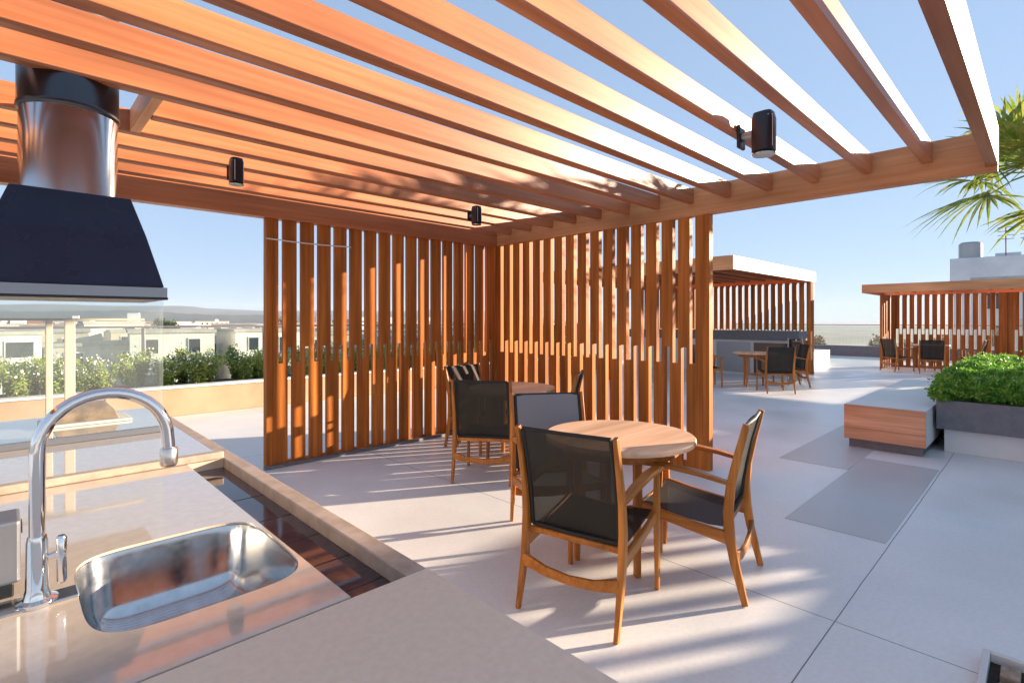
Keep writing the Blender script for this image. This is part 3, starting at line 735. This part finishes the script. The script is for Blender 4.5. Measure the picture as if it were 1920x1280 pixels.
# floor box at the lower right
fb = empty('floor_box', (2.60, .095, 0)); tag(fb, 'white framed floor box with brown stone and dark openings at the lower right corner', 'floor box')
fm = MB().box(-.10, .40, .075, .10, .001, .05).box(-.10, -.075, -.5, .075, .001, .05).box(.375, .40, -.5, .075, .001, .05).box(-.10, .40, -.525, -.5, .001, .05)
fm.build('frame', concrete, fb, bevel=.004)
MB().box(-.074, .374, -.499, .074, .001, .012).build('floor_pan', soil, fb)
mb = MB()
for i_ in range(6):
    for j_ in range(3):
        mb.box(-.06 + j_ * .145, .04 + j_ * .145, -.48 + i_ * .092, -.42 + i_ * .092, .012, .04)
mb.build('grate', noisy(mat('brown stone block', (.3, .2, .14), .7), (25, 25, 25), (.22, .15, .10), (.42, .31, .22)), fb, bevel=.006)

# ================================================================== CITY BEYOND
wallms = [noisy(mat('house render %d' % i, c, .85), (.6, .6, .6), tuple(x_ * .88 for x_ in c), c, 6) for i, c in enumerate([(.80, .76, .68), (.70, .60, .50), (.84, .83, .81), (.62, .50, .42), (.76, .71, .65)])]
tile = noisy(mat('clay tile', (.34, .15, .08), .8), (3, 3, 3), (.28, .12, .07), (.42, .20, .11))
flat = noisy(mat('flat roof screed', (.45, .42, .38), .9), (.7, .7, .7), (.38, .35, .31), (.5, .47, .43))
def house(x, y, wx, wy, zt, rz, label, mi, roofk, cat='house', zb=-14, grp='houses of the town beyond the terrace'):
    o = empty('house', (x, y, zb), R(rz)); h = zt - zb
    MB().box(-wx/2, wx/2, -wy/2, wy/2, 0, h).build('wall', wallms[mi], o)
    if roofk:
        MB().loft([rr4(-wx/2-.4, wx/2+.4, -wy/2-.4, wy/2+.4, h + .01), rr4(-wx/2+wx*.22, wx/2-wx*.22, -.3, .3, h + wy * .16)]).build('roof', tile, o)
    else:
        MB().box(-wx/2-.15, wx/2+.15, -wy/2-.15, wy/2+.15, h + .005, h + .30).build('roof', flat, o)
        if wx > 9 and rnd.random() < .6:
            tx = rnd.uniform(-wx/3, wx/3); MB().box(tx - .9, tx + .9, -.8, .8, h + .31, h + 1.1 + rnd.random()).build('roof_tank', wallms[2], o)
    wn = MB(); fw = MB(); n_ = max(2, int(wx / 2.6))
    cnt = 0
    for fl2 in range(3):
        z0 = h - 1.75 - 3.0 * fl2
        if z0 < 1: break
        for i in range(n_):
            cx = -wx/2 + wx * (i + .5) / n_; ww = rnd.choice([.42, .55, .8]); hh = rnd.choice([1.2, 1.2, 1.7])
            f_ = MB().box(cx - ww - .08, cx + ww + .08, -wy/2 - .08, -wy/2 + .02, z0 - .1 - (hh - 1.2), z0 + 1.3).build('window', wallms[2] if mi != 2 else flat, o)
            MB().box(cx - ww, cx + ww, -wy/2 - .10, -wy/2 - .081, z0 - (hh - 1.2), z0 + 1.2).build('pane', steel_dark, f_); cnt += 1
            if cnt > 9: break
        if cnt > 9: break
    if rnd.random() < .5:
        MB().box(-wx*.3, wx*.1, -wy/2 - 1.3, -wy/2 - .12, h - 3.0, h - 2.86).build('balcony', wallms[2], o)
    tag(o, label, cat, grp)
    return o
LB = ['cream', 'tan', 'white', 'brown', 'beige']
r_ = rnd
k = 0
# rows at increasing distance; azimuths 46..93 degrees from +X (left part of the picture)
for dist, n_, zlo, zhi, ws in ((64, 15, -1.2, .7, 8), (90, 20, -1.4, 1.0, 9.5), (125, 24, -1.8, 1.2, 11), (170, 26, -2.2, 1.3, 13), (240, 26, -3.5, 1.2, 17), (340, 26, -5, 1.0, 22)):
    for i in range(n_):
        az = R(96 - (96 - 42) * (i + r_.uniform(.2, .8)) / n_); d = dist * r_.uniform(.92, 1.12)
        x, y = d * math.cos(az), max(d * math.sin(az), 18)
        mi = r_.randrange(5); rk = dist > 100 and r_.random() < .15; k += 1
        house(x, y, ws * r_.uniform(.6, 1.0), r_.uniform(6, 9), r_.uniform(zlo, zhi), -(90 - math.degrees(az)) * .8 + r_.uniform(-14, 14),
              '%s %s house in the town beyond the shrubs, %s' % (LB[mi], 'tile-roofed' if rk else 'flat-roofed', {64: 'nearest the terrace', 90: 'in the second row', 125: 'in the middle distance', 170: 'far back', 240: 'very far back', 340: 'in the farthest row'}[dist]), mi, rk)
# right: white apartment building and blue-grey tower behind pavilion 3
house(60.1, -1.6, 12, 7, 4.6, -88, 'pale cream building with dark windows beyond the hedge at the right edge', 0, False, 'building')
tw = empty('roof_block', (84.5, 5.0, -14), R(3)); tag(tw, 'blue-grey rooftop block with a metal tank on top above the far pergola', 'building')
blue = noisy(mat('blue grey render', (.36, .42, .5), .8), (.4, .4, .4), (.36, .43, .52), (.46, .53, .62))
MB().box(-3, 3, -3.9, 3.4, 0, 22.8).build('wall', blue, tw, bevel=.05)
MB().lathe((-1, 1.6), [(1.1, 22.81), (1.1, 24.6), (.9, 24.8)], 20).build('tank', greym, tw, smooth=True)
MB().box(-1.2, .6, -2.8, -.6, 22.81, 23.3).build('air_unit', concrete, tw)
for y in (-1.5, -3.4):
    mb = MB().tube([(-2, y, 22.8), (-2, y, 26.6)], .06, 6)
    for q in range(4): mb.tube([(-2, y - .7, 24.8 + .45 * q), (-2, y + .7, 24.8 + .45 * q)], .035, 5)
    mb.build('antenna', black, tw)
# trees in town
def make_tree(seed):
    q = random.Random(seed); o = empty('tree'); st = MB()
    st.tube([(0, 0, 0), (.1, 0, 3), (0, .1, 5.5)], [.28, .2, .12], 8); pts = []
    for k in range(16):
        a = q.uniform(0, 6.28); e = Vector((math.cos(a) * q.uniform(.6, 2.3), math.sin(a) * q.uniform(.6, 2.3), q.uniform(4.6, 8.4)))
        st.tube([(0, .05, q.uniform(3, 5)), e * .6 + Vector((0, 0, 1.8)), e], [.09, .06, .02], 5); rr_ = q.uniform(.6, 1.1)
        for j in range(150):
            v_ = Vector((q.gauss(0, 1), q.gauss(0, 1), q.gauss(0, .8))).normalized() * rr_ * q.uniform(.5, 1.05); pts.append(e + v_)
    st.build('trunk', twig, o); leaves(pts, .36, 'crown', leaf_tree, o, 1.7, .3, q); return o
tp = [make_tree(21), make_tree(22)]
for i in range(46):
    o = tp[i] if i < 2 else copy_tree(tp[i % 2])
    if i < 32: az = R(r_.uniform(44, 95)); d = r_.uniform(75, 220)
    else: az = R(r_.uniform(1, 24)); d = r_.uniform(45, 120)
    s = r_.uniform(.7, 1.15)
    o.location = (d * math.cos(az), d * math.sin(az), r_.uniform(-9.8, -8.2) - (0 if i < 32 else 1.2)); o.scale = (s,) * 3; o.rotation_euler = (0, 0, r_.uniform(0, 6))
    tag(o, 'dull green tree among the houses of the town' if i < 32 else 'dull green tree beyond the glass railing at the far end of the terrace', 'tree', 'trees of the town' if i < 32 else 'trees beyond the far railing')

# ================================================================== HAZE
hz = MB().box(-2700, 2700, -2700, 2700, -16, 75).build('haze', mat('x', (1, 1, 1)), None)
hm = bpy.data.materials.new('haze volume'); hm.use_nodes = True; nn = hm.node_tree.nodes; nn.clear()
oo = nn.new('ShaderNodeOutputMaterial'); pv = nn.new('ShaderNodeVolumePrincipled'); pv.inputs['Density'].default_value = .00024
pv.inputs['Color'].default_value = (.72, .84, 1, 1); pv.inputs['Anisotropy'].default_value = 0
hm.node_tree.links.new(pv.outputs[0], oo.inputs['Volume']); hz.data.materials.clear(); hz.data.materials.append(hm); tag(hz, 'pale distance haze over the city', 'haze', kind='stuff')
